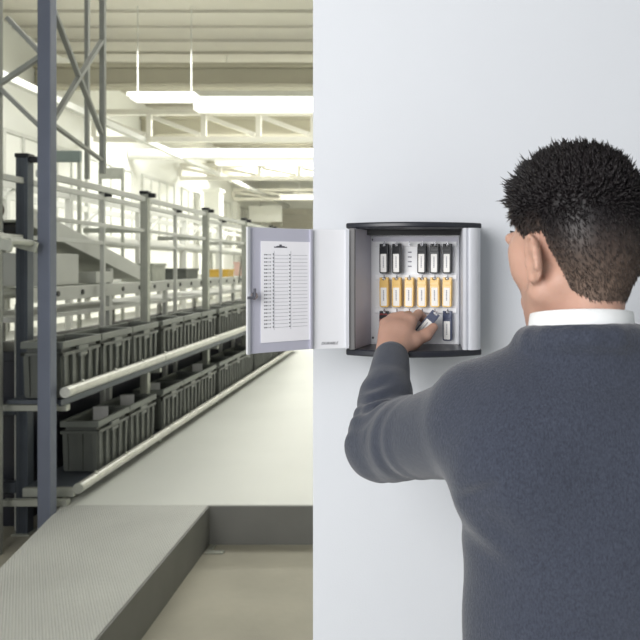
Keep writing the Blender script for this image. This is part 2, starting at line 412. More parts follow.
# lattice tower with the tall blue-grey post in front of the rack
tower = empty('lattice_tower', (-2.405, 4.8, ZL))
def tw(mb, name, m, bevel=0.0):
    o = mb.build(name, m, tower, bevel); o.matrix_parent_inverse = Matrix.Translation(-Vector(tower.location)); return o
TZ = 3.9
o = tw(MB().box((-2.445, 4.75, ZL), (-2.362, 4.84, TZ)), 'post', M['post'], 0.006)
o['label'] = 'tall blue grey square post'
tw(MB().box((-2.735, 4.77, ZL), (-2.695, 4.81, TZ)), 'post', M['lattice'], 0.004)
tw(MB().box((-2.425, 5.62, 2.3), (-2.385, 5.66, TZ)), 'post', M['lattice'], 0.004)
tw(MB().box((-2.70, 5.98, 2.3), (-2.668, 6.02, TZ)), 'post', M['lattice'], 0.004)
def br(a, b, w=0.035):
    tw(MB().bar(a, b, w, w*0.8), 'brace', M['lattice'], 0.003)
br((-2.385, 4.84, 2.55), (-2.40, 5.24, 2.93)); br((-2.40, 5.24, 2.93), (-2.405, 5.62, 2.60)); br((-2.385, 4.84, 2.52), (-2.405, 5.62, 2.40), 0.03)
br((-2.405, 4.86, 3.3), (-2.40, 5.24, 2.93)); br((-2.40, 5.24, 2.93), (-2.405, 5.62, 3.3))
br((-2.70, 4.795, 2.74), (-2.445, 4.795, 2.495)); br((-2.70, 4.795, 2.78), (-2.445, 4.795, 2.95)); br((-2.445, 4.795, 2.97), (-2.66, 4.795, 3.2))
tw(MB().box((-2.42, 4.84, 3.60), (-2.39, 5.62, 3.66)), 'top_bar', M['lattice']); tw(MB().box((-2.68, 4.78, 3.70), (-2.40, 4.82, 3.76)), 'top_bar', M['lattice'])
tag(tower, 'tall steel lattice tower with blue grey front post at the near rack end', 'steel tower')

# ------------------------------------------------------------------ bins
def make_bin(L=0.585, W=0.285, H=0.375):
    root = empty('storage_bin')
    def shell(t, l, w, z0, z1, tap):
        return [(-l/2+t, -w/2+t), (l/2-t, -w/2+t), (l/2-t, w/2-t), (-l/2+t, w/2-t)]
    mb = MB()
    l, w = L*0.5, W*0.5
    tp = 0.93
    th = 0.006
    def rect(sx, sy, z): return [(-sx, -sy, z), (sx, -sy, z), (sx, sy, z), (-sx, sy, z)]
    q = 0.030                                            # wall set back behind the ribs
    o0 = rect(w*tp-0.012, l*tp-0.012, 0); o1 = rect(w-q, l-q, H-0.02); i1 = rect(w-q-th, l-q-th, H-0.02); i0 = rect(w*tp-0.012-th, l*tp-0.012-th, 0.008)
    vs = o0 + o1 + i1 + i0; fs = [(3, 2, 1, 0), (12, 13, 14, 15)]
    for k in range(4):
        n = (k+1) % 4
        fs += [(k, n, 4+n, 4+k), (4+k, 4+n, 8+n, 8+k), (8+k, 8+n, 12+n, 12+k)]
    mb.add(vs, fs)
    def rib(p0, p1, out, along, wd):
        # a rib standing out from the wall, from foot to flange
        p0 = Vector(p0); p1 = Vector(p1); o = Vector(out); t = Vector(along)*(wd/2)
        vs = [p0 - t - o*0.02, p0 + t - o*0.02, p0 + t, p0 - t, p1 - t - o*0.03, p1 + t - o*0.03, p1 + t, p1 - t]
        mb.add(vs, [(0,1,2,3),(4,7,6,5),(0,4,5,1),(1,5,6,2),(2,6,7,3),(3,7,4,0)])
    for i in range(5):
        u = -0.86 + 1.72*i/4
        for s in (-1, 1): rib((s*w*tp, u*l*tp, 0.012), (s*(w-0.006), u*l*0.97, H-0.085), (s, 0, 0), (0, 1, 0), 0.040)
    for i in range(3):
        u = -0.8 + 1.6*i/2
        for s in (-1, 1): rib((u*w*tp, s*l*tp, 0.012), (u*w*0.95, s*(l-0.006), H-0.085), (0, s, 0), (1, 0, 0), 0.034)
    for s in (-1, 1):
        mb.box((s*(w-0.016)-0.014, -l+0.002, H-0.095), (s*(w-0.016)+0.014, l-0.002, H-0.072)); mb.box((-w+0.002, s*(l-0.016)-0.014, H-0.095), (w-0.002, s*(l-0.016)+0.014, H-0.072))
    mb.build('shell', M['bin'], root)
    rim = MB()
    a0 = rect(w, l, H-0.045); a1 = rect(w, l, H); b1 = rect(w-0.022, l-0.022, H); b0 = rect(w-0.022, l-0.022, H-0.045)
    vs = a0 + a1 + b1 + b0; fs = []
    for k in range(4):
        n = (k+1) % 4
        fs += [(k, n, 4+n, 4+k), (4+k, 4+n, 8+n, 8+k), (8+k, 8+n, 12+n, 12+k), (12+k, 12+n, n, k)]
    rim.add(vs, fs); rim.build('rim', M['bin_rim'], root, 0.004)
    for s in (-1, 1):
        h = MB(); h.box((s*(w-0.008)-0.012, -0.07, H-0.075), (s*(w-0.008)+0.012, 0.07, H-0.046)); h.box((s*(w-0.006)-0.012, -0.055, H-0.12), (s*(w-0.006)+0.012, 0.055, H-0.096))
        h.build('handle', M['bin_rim'], root, 0.003)
    return root
bin0 = make_bin()
first = True
XBIN = -2.495
for row, (z, y0, nm) in enumerate(((0.088, 5.53, 'lower'), (0.723, 5.20, 'upper'))):
    n = 13 - (1 if row == 0 else 0)
    for i in range(n):
        j = i + (1 if row == 0 else 0)
        y = 5.20 + (j//3)*1.91 + (j % 3)*0.60 + (-0.06 if row == 0 and j < 3 else 0)
        b = bin0 if first else copy_tree(bin0); first = False
        b.location = (XBIN, y, z); b.rotation_euler = (0, 0, random.uniform(-0.008, 0.008))
        nth = 'nearest' if i == 0 else ORD[i] + ' from the near end'
        tag(b, 'grey ribbed storage bin on the %s rack shelf, %s' % (nm, nth), 'storage bin', 'grey bins on the conveyor rack')
# slips of white paper standing in the lower bins
for i, (k, dy, tilt) in enumerate(((0, 0.12, 0.5), (1, 0.05, 0.4), (2, -0.08, 0.5), (4, 0.1, 0.45))):
    kk_ = k + 1; y = 5.20 + (kk_//3)*1.91 + (kk_ % 3)*0.60 + (-0.06 if kk_ < 3 else 0) + dy
    o = MB().box((-0.055, -0.004, 0), (0.055, 0.004, 0.105)).build('paper_slip', M['paper'])
    o.location = (XBIN - 0.02, y, 0.088 + 0.302); o.rotation_euler = (0.0, 0, 0.25)
    # a stack of cartons carries the slip
    c = MB().box((-0.10, -0.16, 0), (0.10, 0.16, 0.292)).build('carton', M['bin'], None, 0.004); c.location = (XBIN, y - dy, 0.0971)
    tag(c, 'dark grey carton inside the lower shelf bin %s' % ('nearest the camera' if k == 0 else ORD[k] + ' from the near end'), 'carton', 'cartons in the lower bins')
    o.location.z = 0.0971 + 0.2925
    tag(o, 'white paper slip upright in the lower shelf bin %s' % ('nearest the camera' if k == 0 else ORD[k] + ' from the near end'), 'paper slip', 'paper slips in the lower bins')

# ------------------------------------------------------------------ roller conveyor behind the bins, chute, machine bits
conv = empty('roller_conveyor', (-3.1, 5.2, ZL))
def cv(mb, name, m, bevel=0.0, smooth=False, parent=None):
    o = mb.build(name, m, parent or conv, bevel)
    if not parent: o.matrix_parent_inverse = Matrix.Translation(-Vector(conv.location))
    if smooth: shade_auto(o)
    return o
CX0, CX1 = -3.42, -2.83
for x in (CX0, CX1):
    cv(MB().box((x-0.02, 5.24, 1.33), (x+0.02, YE, 1.44)), 'side_rail', M['pale_steel'], 0.004)
for i in range(41):
    y = 5.32 + i*0.21
    cv(MB().tube((CX0+0.021, y, 1.405), (CX1-0.021, y, 1.405), 0.024, 10), 'roller', M['galv'], 0, True)
for i in range(20):
    y = 5.35 + i*0.42
    cv(MB().tube((CX1+0.02, y, 1.385), (CX1+0.03, y, 1.385), 0.022, 10), 'bolt', M['black'], 0, True)
for y in (5.26, 6.76, 8.26, 9.76, 11.26, 12.76):
    for x in (CX0, CX1):
        cv(MB().box((x-0.022, y-0.03, ZL), (x+0.022, y+0.03, 1.33)), 'leg', M['pale_steel'], 0.003)
cv(MB().box((CX0-0.02, 5.25, 1.20), (CX1+0.02, YE, 1.235)), 'belt_return', M['pale_steel'])
tag(conv, 'grey roller conveyor running behind the upper row of bins', 'conveyor')

for i in range(6):
    y0 = 5.31 + i*1.5
    b = MB(); b.box((-2.79-0.56, y0, ZL), (-2.865, y0+1.42 - (0.0 if i else 0.0), 0.98)); b.box((-2.79-0.575, y0-0.012, 0.92), (-2.853, y0+1.432, 0.99)); b.box((-2.862, y0+0.3, 0.55), (-2.853, y0+1.1, 0.62))
    o = b.build('container', M['dark_box'], None, 0.006)  # made-up dark row, added to darken the gaps behind the bins
    tag(o, 'near black container under the roller conveyor, %s' % ('nearest the camera' if i == 0 else ORD[i] + ' from the near end'), 'container', 'dark containers under the roller conveyor')
ch = empty('chute', (-3.1, 5.6, 1.43))
def cht(mb, name, m, bevel=0.0):
    o = mb.build(name, m, ch, bevel); o.matrix_parent_inverse = Matrix.Translation(-Vector(ch.location)); return o
a = Vector((-3.12, 5.45, 1.93)); b2 = Vector((-3.12, 7.7, 1.47))
cht(MB().bar(a, b2, 0.46, 0.02), 'slide_bed', M['galv'], 0.003)
for s in (-1, 1):
    off = Vector((s*0.235, 0, 0.05)); cht(MB().bar(a + off, b2 + off, 0.014, 0.14), 'side_plate', M['pale_steel'], 0.003)
cht(MB().tube(a + Vector((-0.24, 0.02, -0.06)), a + Vector((0.26, 0.02, -0.06)), 0.045, 16), 'end_roller', M['black'])
for y, z in ((5.9, 1.81), (7.0, 1.58)):
    for s in (-1, 1):
        cht(MB().box((-3.12+s*0.2-0.02, y-0.03, 1.431), (-3.12+s*0.2+0.02, y+0.03, z)), 'leg', M['pale_steel'])
for y0, y1, z in ((5.72, 6.28, 1.70), (6.62, 6.94, 1.55)):
    cht(MB().box((-3.30, y0, 1.445), (-2.88, y1, z)), 'housing', M['pale_steel'], 0.006)
tag(ch, 'sloping grey steel chute with black end roller feeding the roller conveyor', 'chute')

# pale cartons and crates travelling on the roller conveyor
for (x, y, w, l, h, m, lab, nm) in ((-3.1, 8.35, 0.34, 0.42, 0.20, 'galv', 'grey crate on the roller conveyor just past the chute', 'crate'),
                              (-3.1, 9.6, 0.32, 0.5, 0.14, 'bin', 'dark grey crate on the roller conveyor farther along than the chute', 'crate'),
                              (-3.1, 11.6, 0.3, 0.36, 0.12, 'amber', 'small amber crate on the roller conveyor beside the second capped upright', 'crate'),
                              (-3.1, 13.2, 0.3, 0.4, 0.24, 'pink', 'pale pink card box on the far end of the roller conveyor', 'card box')):
    b = MB(); b.box((x-w/2, y-l/2, 1.43), (x+w/2, y+l/2, 1.43+h)); b.box((x-w/2-0.012, y-l/2-0.012, 1.43+h-0.03), (x+w/2+0.012, y+l/2+0.012, 1.43+h))
    tag(b.build('crate' if nm == 'crate' else 'card_box', M[m], None, 0.004), lab, nm)

# low roller table and drive unit on the far left
lt = empty('roller_table', (-2.75, 4.5, ZL))
def ltp(mb, name, m, bevel=0.0, smooth=False):
    o = mb.build(name, m, lt, bevel); o.matrix_parent_inverse = Matrix.Translation(-Vector(lt.location))
    if smooth: shade_auto(o)
    return o
# the table slopes from the left towards the dark upright
ta = Vector((-3.10, 4.38, 1.90)); tb = Vector((-2.40, 4.38, 1.715))
for dy in (0.0, 0.28):
    ltp(MB().bar(ta + Vector((0, dy, 0)), tb + Vector((0, dy, 0)), 0.025, 0.065), 'side_rail', M['galv'], 0.003)
for i in range(12):
    q = ta.lerp(tb, (i+0.5)/12)
    ltp(MB().tube(q + Vector((0, 0.016, 0.020)), q + Vector((0, 0.264, 0.020)), 0.020, 12), 'roller', M['galv'], 0, True)
for x in (-2.95,):
    for dy in (0, 0.28): ltp(MB().box((x-0.025, 4.36+dy, ZL), (x+0.025, 4.40+dy, 1.80)), 'leg', M['dark_post'])
tag(lt, 'short sloping roller table at the left edge beside the dark upright', 'roller table')
MY = -0.16
mo = empty('drive_motor', (-2.93, 4.9, 1.86))
def mop(mb, name, m, bevel=0.0, smooth=False):
    mb.v = [(x, y + MY, z) for x, y, z in mb.v]
    o = mb.build(name, m, mo, bevel); o.matrix_parent_inverse = Matrix.Translation(-Vector(mo.location))
    if smooth: shade_auto(o)
    return o
mop(MB().tube((-2.90, 4.98, 1.98), (-2.90, 5.22, 1.98), 0.075, 18), 'motor_body', M['brown'], 0, True)
mop(MB().box((-2.98, 5.0, 1.82), (-2.82, 5.2, 1.92)), 'base', M['dark_post'], 0.004)
mop(MB().box((-2.95, 5.06, 2.05), (-2.86, 5.16, 2.14)), 'terminal_box', M['black'], 0.006)
mop(MB().box((-2.94, 5.08, 2.14), (-2.87, 5.15, 2.38)), 'stand', M['galv'], 0.004)
mop(MB().ball((-2.905, 5.11, 2.42), 0.06), 'dome', M['pale_steel'], 0, True)
mop(MB().box((-2.99, 5.02, ZL), (-2.95, 5.18, 1.82)), 'support', M['dark_post'], 0.004)
mop(MB().box((-2.85, 5.02, ZL), (-2.81, 5.18, 1.82)), 'support', M['dark_post'], 0.004)
tag(mo, 'brown drive motor with grey stand left of the dark upright', 'motor')
b = MB(); b.box((-3.75, 5.6, ZL), (-3.45, 6.2, 1.70)); b.box((-3.77, 5.58, 1.70), (-3.43, 6.22, 1.73))
tag(b.build('control_cabinet', M['duct'], None, 0.006), 'white control cabinet behind the roller table at the left edge', 'control cabinet')

# grey boards hung on frames behind the rack
def board(px0, px1, py0, py1, Y, m, lab):
    a = P(px0, py1, Y); b = P(px1, py0, Y); t = empty('hanging_board', ((a.x+b.x)/2, Y, a.z))
    def q(mb, n, mm, bv=0.004):
        o = mb.build(n, mm, t, bv); o.matrix_parent_inverse = Matrix.Translation(-Vector(t.location))
    q(MB().box((a.x, Y-0.03, a.z), (b.x, Y+0.03, b.z)), 'panel', m)
    q(MB().box((b.x-0.04, Y-0.02, ZL), (b.x, Y+0.02, a.z)), 'stand_post', M['galv'])
    q(MB().box((a.x, Y-0.02, ZL), (a.x+0.04, Y+0.02, a.z)), 'stand_post', M['galv'])
    tag(t, lab, 'board')
board(50, 81, 151, 162, 9.0, M['teal'], 'grey green board on a stand right of the tall blue grey post')
board(99, 124, 168, 179, 11.0, M['teal'] if False else M['galv'], 'paler grey board on a stand behind the lattice tower')

board(249, 282, 206, 222, 37.0, M['duct'], 'white board standing in front of the back wall above the cabinet door')
# far rack behind the conveyor, coloured pale for the overexposed haze
fr = empty('storage_rack', (-5.4, 9, ZL))
def frp(mb, name, m):
    o = mb.build(name, m, fr, 0.0); o.matrix_parent_inverse = Matrix.Translation(-Vector(fr.location)); return o
for x in (-5.9, -5.0):
    for y in [8 + 2.6*k for k in range(9)]:
        frp(MB().box((x-0.04, y-0.04, ZL), (x+0.04, y+0.04, 2.7)), 'upright', M['pale_steel'])
    for z in (0.6, 1.3, 2.0, 2.6):
        frp(MB().box((x-0.025, 8.0, z-0.05), (x+0.025, 28.8, z+0.05)), 'shelf_beam', M['pale_steel'])
for z in (0.6, 1.3, 2.0):
    frp(MB().box((-5.87, 8.0, z+0.05), (-5.03, 28.8, z+0.07)), 'shelf', M['pale_steel'])
for y in [8 + 2.6*k for k in range(8)]:
    frp(MB().bar((-5.0, y, 2.0), (-5.0, y+1.3, 2.6), 0.03, 0.03), 'brace', M['pale_steel'])
tag(fr, 'pale open storage rack standing behind the conveyor, washed out by light', 'rack')

# ------------------------------------------------------------------ key cabinet
cab = empty('key_cabinet', (-0.007, 1.6, 1.42))
def cb(mb, name, m, bevel=0.0, smooth=False, parent=None, auto=None):
    o = mb.build(name, m, parent or cab, bevel)
    if not parent: o.matrix_parent_inverse = Matrix.Translation(-Vector(cab.location))
    if auto: shade_auto(o, auto)
    return o
def cap_poly(grow=0.0, n=18):
    x0, x1 = -0.149 - grow, 0.124 + grow
    pts = [(x0 + (x1-x0)*i/n, 1.497 - grow - 0.046*(1-(2*i/n-1)**2)) for i in range(n+1)]
    return pts + [(x1, 1.5995), (x0, 1.5995)]
cb(MB().prism(cap_poly(), 1.6755, 1.6865), 'top_cap', M['black_cap'], 0.003, auto=30)
cb(MB().prism(cap_poly(), 1.4205, 1.4335), 'bottom_cap', M['black_cap'], 0.003, auto=30)
ZB, ZT = 1.4336, 1.6754
cb(MB().box((-0.128, 1.588, ZB), (0.090, 1.5994, ZT)), 'back_panel', M['panel'])
cb(MB().box((-0.112, 1.560, 1.665), (0.084, 1.5879, ZT)), 'head_rail', M['black'])  # black bar added to paint the shade under the top cap
cb(MB().box((-0.100, 1.582, 1.652), (0.082, 1.5879, 1.662)), 'title_strip', M['alu_in'])
# left profile, hollow, with sloped inner face
cb(MB().prism([(-0.139, 1.484), (-0.1285, 1.484), (-0.1275, 1.490), (-0.1285, 1.494), (-0.104, 1.5878), (-0.132, 1.5878), (-0.1335, 1.5994), (-0.139, 1.5994)], ZB, ZT), 'side_profile', M['alu_in'], 0.001)
cb(MB().box((-0.1405, 1.476, ZB), (-0.1285, 1.4835, ZT)), 'hinge_strip', M['hinge'], 0.002)
# right profile, rounded, with a groove
pr = [(0.086, 1.5878), (0.0845, 1.475), (0.089, 1.470), (0.0925, 1.4705), (0.0935, 1.474), (0.0955, 1.474), (0.0965, 1.4695)]
for i in range(9):
    a = R(90*i/8); pr.append((0.100 + 0.021*math.sin(a), 1.491 - 0.022*math.cos(a)))
pr += [(0.121, 1.5994), (0.0905, 1.5994), (0.0905, 1.5878)]
cb(MB().prism(pr, ZB, ZT), 'side_profile', M['alu'], 0.0006, auto=30)
for z in (1.656, 1.447):
    cb(MB().tube((-0.1005, 1.5868, z), (-0.1005, 1.5879, z), 0.0022, 10), 'screw', M['ink'])
ROWS = (1.6475, 1.5765, 1.5055)           # hook heights
COLX = [(-0.0755 + 0.0268*i) for i in range(6)]
for z in ROWS:
    s = MB(); s.box((-0.096, 1.583, z-0.006), (0.078, 1.5879, z+0.006)); hs = cb(s, 'hook_strip', M['panel'], 0.001)
    for x in COLX:
        h = MB(); h.tube((x, 1.583, z-0.002), (x, 1.570, z-0.002), 0.0014, 8); h.tube((x, 1.5702, z-0.002), (x, 1.5695, z+0.0045), 0.0014, 8)
        cb(h, 'hook', M['chrome'], parent=hs)
# number strip showing on the empty top hook
n = MB()
for k in range(4): n.box((COLX[2]-0.004, 1.5872, 1.598+0.010*k), (COLX[2]+0.004, 1.5879, 1.6005+0.010*k))
cb(n, 'number_mark', M['ink_light'])
for (x, w) in ((0.080, 0.002),):
    cb(MB().box((x, 1.577, ZB), (x+w, 1.5879, ZT-0.012)), 'inner_rib', M['alu'])

# door, curved, swung open to the left
H0 = Vector((-0.1425, 1.474, 0)); H1 = Vector((-0.318, 1.366, 0))
dirv = (H1 - H0); Ld = dirv.length; du = dirv.normalized(); dn = Vector((-du.y, du.x, 0))
if dn.y < 0: dn = -dn                     # bulge away from the camera
DZ0, DZ1 = 1.4375, 1.6720
def dpt(t, off=0.0):
    s = 0.020*(4*t*(1-t))
    return H0 + du*(Ld*t) + dn*(s + off)
n_ = 22
poly = [dpt(i/n_) for i in range(n_+1)] + [dpt(i/n_, 0.004) for i in range(n_, -1, -1)]
door = cb(MB().prism([(p.x, p.y) for p in poly], DZ0, DZ1), 'door', M['door_in'], 0.0, auto=50)
def dr(mb, name, m, bevel=0.0):
    return cb(mb, name, m, bevel, parent=door)
def dbox(mb, t0, t1, z0, z1, off0, off1, n=1):
    """plate following the inner (camera side) face of the curved door"""
    for i in range(n):
        a = t0 + (t1-t0)*i/n; b = t0 + (t1-t0)*(i+1)/n
        q = [dpt(a, off0), dpt(b, off0), dpt(b, off1), dpt(a, off1)]
        mb.prism([(p.x, p.y) for p in q], z0, z1)
    return mb
dr(dbox(MB(), 0.0, 0.025, DZ0, DZ1, -0.004, 0, 1), 'edge_frame', M['alu'])
dr(dbox(MB(), 0.975, 1.0, DZ0, DZ1, -0.007, 0, 1), 'edge_frame', M['alu'])
# document pocket: straight plate with a step at its hinge side
def chord(t, off): return dpt(0.345).lerp(dpt(0.972), t) + dn*off
def cbox(mb, t0, t1, z0, z1, off0, off1):
    q = [chord(t0, off0), chord(t1, off0), chord(t1, off1), chord(t0, off1)]
    mb.prism([(p.x, p.y) for p in q], z0, z1); return mb
pocket = dr(cbox(MB(), 0, 1, DZ0+0.001, DZ1-0.001, -0.003, -0.0012), 'document_pocket', M['door'])
dr(cbox(MB(), 0.0, 0.035, DZ0+0.001, DZ1-0.001, -0.007, -0.0031), 'pocket_lip', M['door'])
sheet = dr(cbox(MB(), 0.03, 0.835, 1.457, 1.6465, -0.0046, -0.0035), 'index_sheet', M['sheet'])
sheet['label'] = 'white printed key index sheet'
def sh(mb, name, m): return dr(mb, name, m)
ink = MB(); lt_ = MB()
nr = 21
for i in range(nr):
    z = 1.620 - i*0.0068
    for (t0, t1) in ((0.785, 0.765), (0.755, 0.735), (0.715, 0.705), (0.69, 0.68), (0.385, 0.365)):
        cbox(ink, min(t0, t1), max(t0, t1), z, z+0.0022, -0.0049, -0.0046)
    for t0 in (0.635,):
        cbox(ink, t0, t0+0.012, z, z+0.004, -0.0049, -0.0046)
    cbox(lt_, 0.08, 0.33, z, z+0.0006, -0.0048, -0.0046); cbox(lt_, 0.40, 0.62, z, z+0.0006, -0.0048, -0.0046)
cbox(lt_, 0.625, 0.63, 1.480, 1.628, -0.0048, -0.0046); cbox(lt_, 0.355, 0.36, 1.480, 1.628, -0.0048, -0.0046)
# heading mark on the sheet: a wide flat bar under a small peak
cbox(ink, 0.42, 0.63, 1.6345, 1.6365, -0.0049, -0.0046); cbox(ink, 0.46, 0.59, 1.6365, 1.6378, -0.0049, -0.0046); cbox(ink, 0.505, 0.545, 1.6378, 1.6405, -0.0049, -0.0046)
sh(ink, 'printed_rows', M['ink']); sh(lt_, 'printed_rules', M['ink_light'])
# lock
lk = MB(); c = dpt(0.955, -0.008); zl = 1.545
lk.tube(c + Vector((0, 0, zl)), c - dn*0.010 + Vector((0, 0, zl)), 0.007, 16)
lock = dr(lk, 'lock', M['chrome'])
kk = MB(); kk.bar(c - dn*0.0115 + Vector((0, 0, zl-0.003)) , c - dn*0.0115 + du*0.013 + Vector((0, 0, zl-0.003)), 0.004, 0.005); kk.bar(c - dn*0.0125 + Vector((0, 0, zl-0.002)), c - dn*0.0125 + Vector((0, 0, zl+0.014)), 0.004, 0.004, (0, 1, 0))
dr(kk, 'cam_latch', M['ink'])
# maker's lettering at the bottom of the door next to the hinge
def lettering(txt, size, origin, xdir, normal, m, parent, name):
    cu = bpy.data.curves.new('lettering', 'FONT'); cu.body = txt; cu.size = size; cu.extrude = 0.0002; cu.shear = 0.25; cu.align_x = 'CENTER'
    tmp = bpy.data.objects.new('lettering_tmp', cu); COL.objects.link(tmp)
    dg = bpy.context.evaluated_depsgraph_get(); me = bpy.data.meshes.new_from_object(tmp.evaluated_get(dg))
    bpy.data.objects.remove(tmp, do_unlink=True)
    x = Vector(xdir).normalized(); z = Vector(normal).normalized(); y = z.cross(x)
    Mx = Matrix(((x.x, y.x, z.x, origin[0]), (x.y, y.y, z.y, origin[1]), (x.z, y.z, z.z, origin[2]), (0, 0, 0, 1)))
    me.transform(Mx); me.materials.clear(); me.materials.append(m)
    o = bpy.data.objects.new(name, me); COL.objects.link(o); o.parent = parent; return o
c = dpt(0.17, -0.0006) + Vector((0, 0, 1.4455)); tang = (dpt(0.13) - dpt(0.21))
lettering('DURABLE', 0.0078, c, tang, -dn, M['ink'], door, 'lettering')
tag(cab, 'silver wall key cabinet with dark bowed caps and its door open to the left', 'key cabinet')

# ------------------------------------------------------------------ key tags
def make_tag(col, top, ang, name='key_tag'):
    root = empty(name)
    W, T, Hh = 0.0205, 0.0085, 0.058
    def rr(w, h, r, n=5):
        pts = []
        for (cx, cz, a0) in ((w/2-r, -r, 0), (-w/2+r, -r, 90), (-w/2+r, -h+r, 180), (w/2-r, -h+r, 270)):
            for i in range(n+1):
                a = R(a0+90*i/n); pts.append((cx + r*math.cos(a), cz + r*math.sin(a)))
        return pts
    def plate(mb, pts, y0, y1):
        n = len(pts)
        mb.add([(x, y0, z) for x, z in pts] + [(x, y1, z) for x, z in pts],
               [tuple(range(n)), tuple(range(n, 2*n))[::-1]] + [(i, n+i, n+(i+1) % n, (i+1) % n) for i in range(n)])
        return mb
    o = plate(MB(), [(x, z-0.006) for x, z in rr(W, Hh, 0.004)], -T/2, T/2).build('case', col, root, 0.0012)
    # two shoulders and a slot at the top where the ring passes
    t = MB()
    for s in (-1, 1): t.box((s*0.0072-0.0028, -T/2+0.0008, -0.012), (s*0.0072+0.0028, T/2-0.0008, -0.001))
    t.box((-0.0095, -T/2-0.0008, -0.0175), (0.0095, T/2+0.0002, -0.0095)); t.build('clasp', top, root, 0.001)
    MB().ring((0, 0, -0.004), 0.0052, 0.0010, 'x', 18, 6).build('ring', M['chrome'], root, smooth=True)
    lb = plate(MB(), [(x, z-0.0225) for x, z in rr(0.0138, 0.0385, 0.0015)], -T/2-0.0007, -T/2+0.0005).build('label_window', M['paper'], root)
    ik = MB(); z = -0.028
    random.seed(int(ang*1000) + 3)
    for k in range(7):
        h = random.uniform(0.0015, 0.0034); ik.box((-0.0012, -T/2-0.0009, z-h), (0.0012, -T/2-0.0006, z)); z -= h + 0.0007
    ik.build('writing', M['ink_light'], lb)
    root.rotation_euler = (0, 0, -ang)
    return root
def hang(proto, i, r, ang, tilt, label, group):
    t = proto
    t.location = (COLX[i], 1.5735, ROWS[r] + 0.0005); t.rotation_euler = (0, tilt, -ang)
    tag(t, label, 'key tag', group)
pos = ['leftmost', 'second from left', 'third from left', 'fourth from left', 'fifth from left', 'rightmost']
kb = make_tag(M['tag_black'], M['tag_black'], 0.42); usedk = False
lab_top = {0: 'leftmost, at the far left of the row', 1: 'second from left, before the empty hook', 3: 'third from left, just after the empty hook', 4: 'fourth from left, between two others', 5: 'rightmost of the row'}
for i in (0, 1, 3, 4, 5):
    t = copy_tree(kb) if usedk else kb; usedk = True
    hang(t, i, 0, 0.42 + (0.04 if i % 2 else 0), random.uniform(-0.02, 0.02), 'black key tag in the top row, %s' % lab_top[i], 'black key tags in the top row')
ky = make_tag(M['yellow'], M['yellow'], 0.36)
for i in range(6):
    t = copy_tree(ky) if i else ky
    hang(t, i, 1, 0.36 + random.uniform(-0.05, 0.05), random.uniform(-0.02, 0.02), 'yellow key tag in the middle row, %s' % pos[i], 'yellow key tags in the middle row')
hang(make_tag(M['tag_red'], M['tag_black'], 0.38), 0, 2, 0.38, 0, 'dark red key tag at the left of the bottom row, partly behind the hand', None)
hang(make_tag(M['tag_blue'], M['tag_blue'], 0.40), 5, 2, 0.40, 0, 'slate blue key tag hanging alone at the right of the bottom row', None)
ht = make_tag(M['tag_blue'], M['tag_blue'], 0.5)
ht.location = (0.0345, 1.5455, 1.5040); ht.rotation_euler = (R(-6), R(40), R(-6))
tag(ht, 'slate blue key tag tilted between the fingers of the reaching hand', 'key tag')

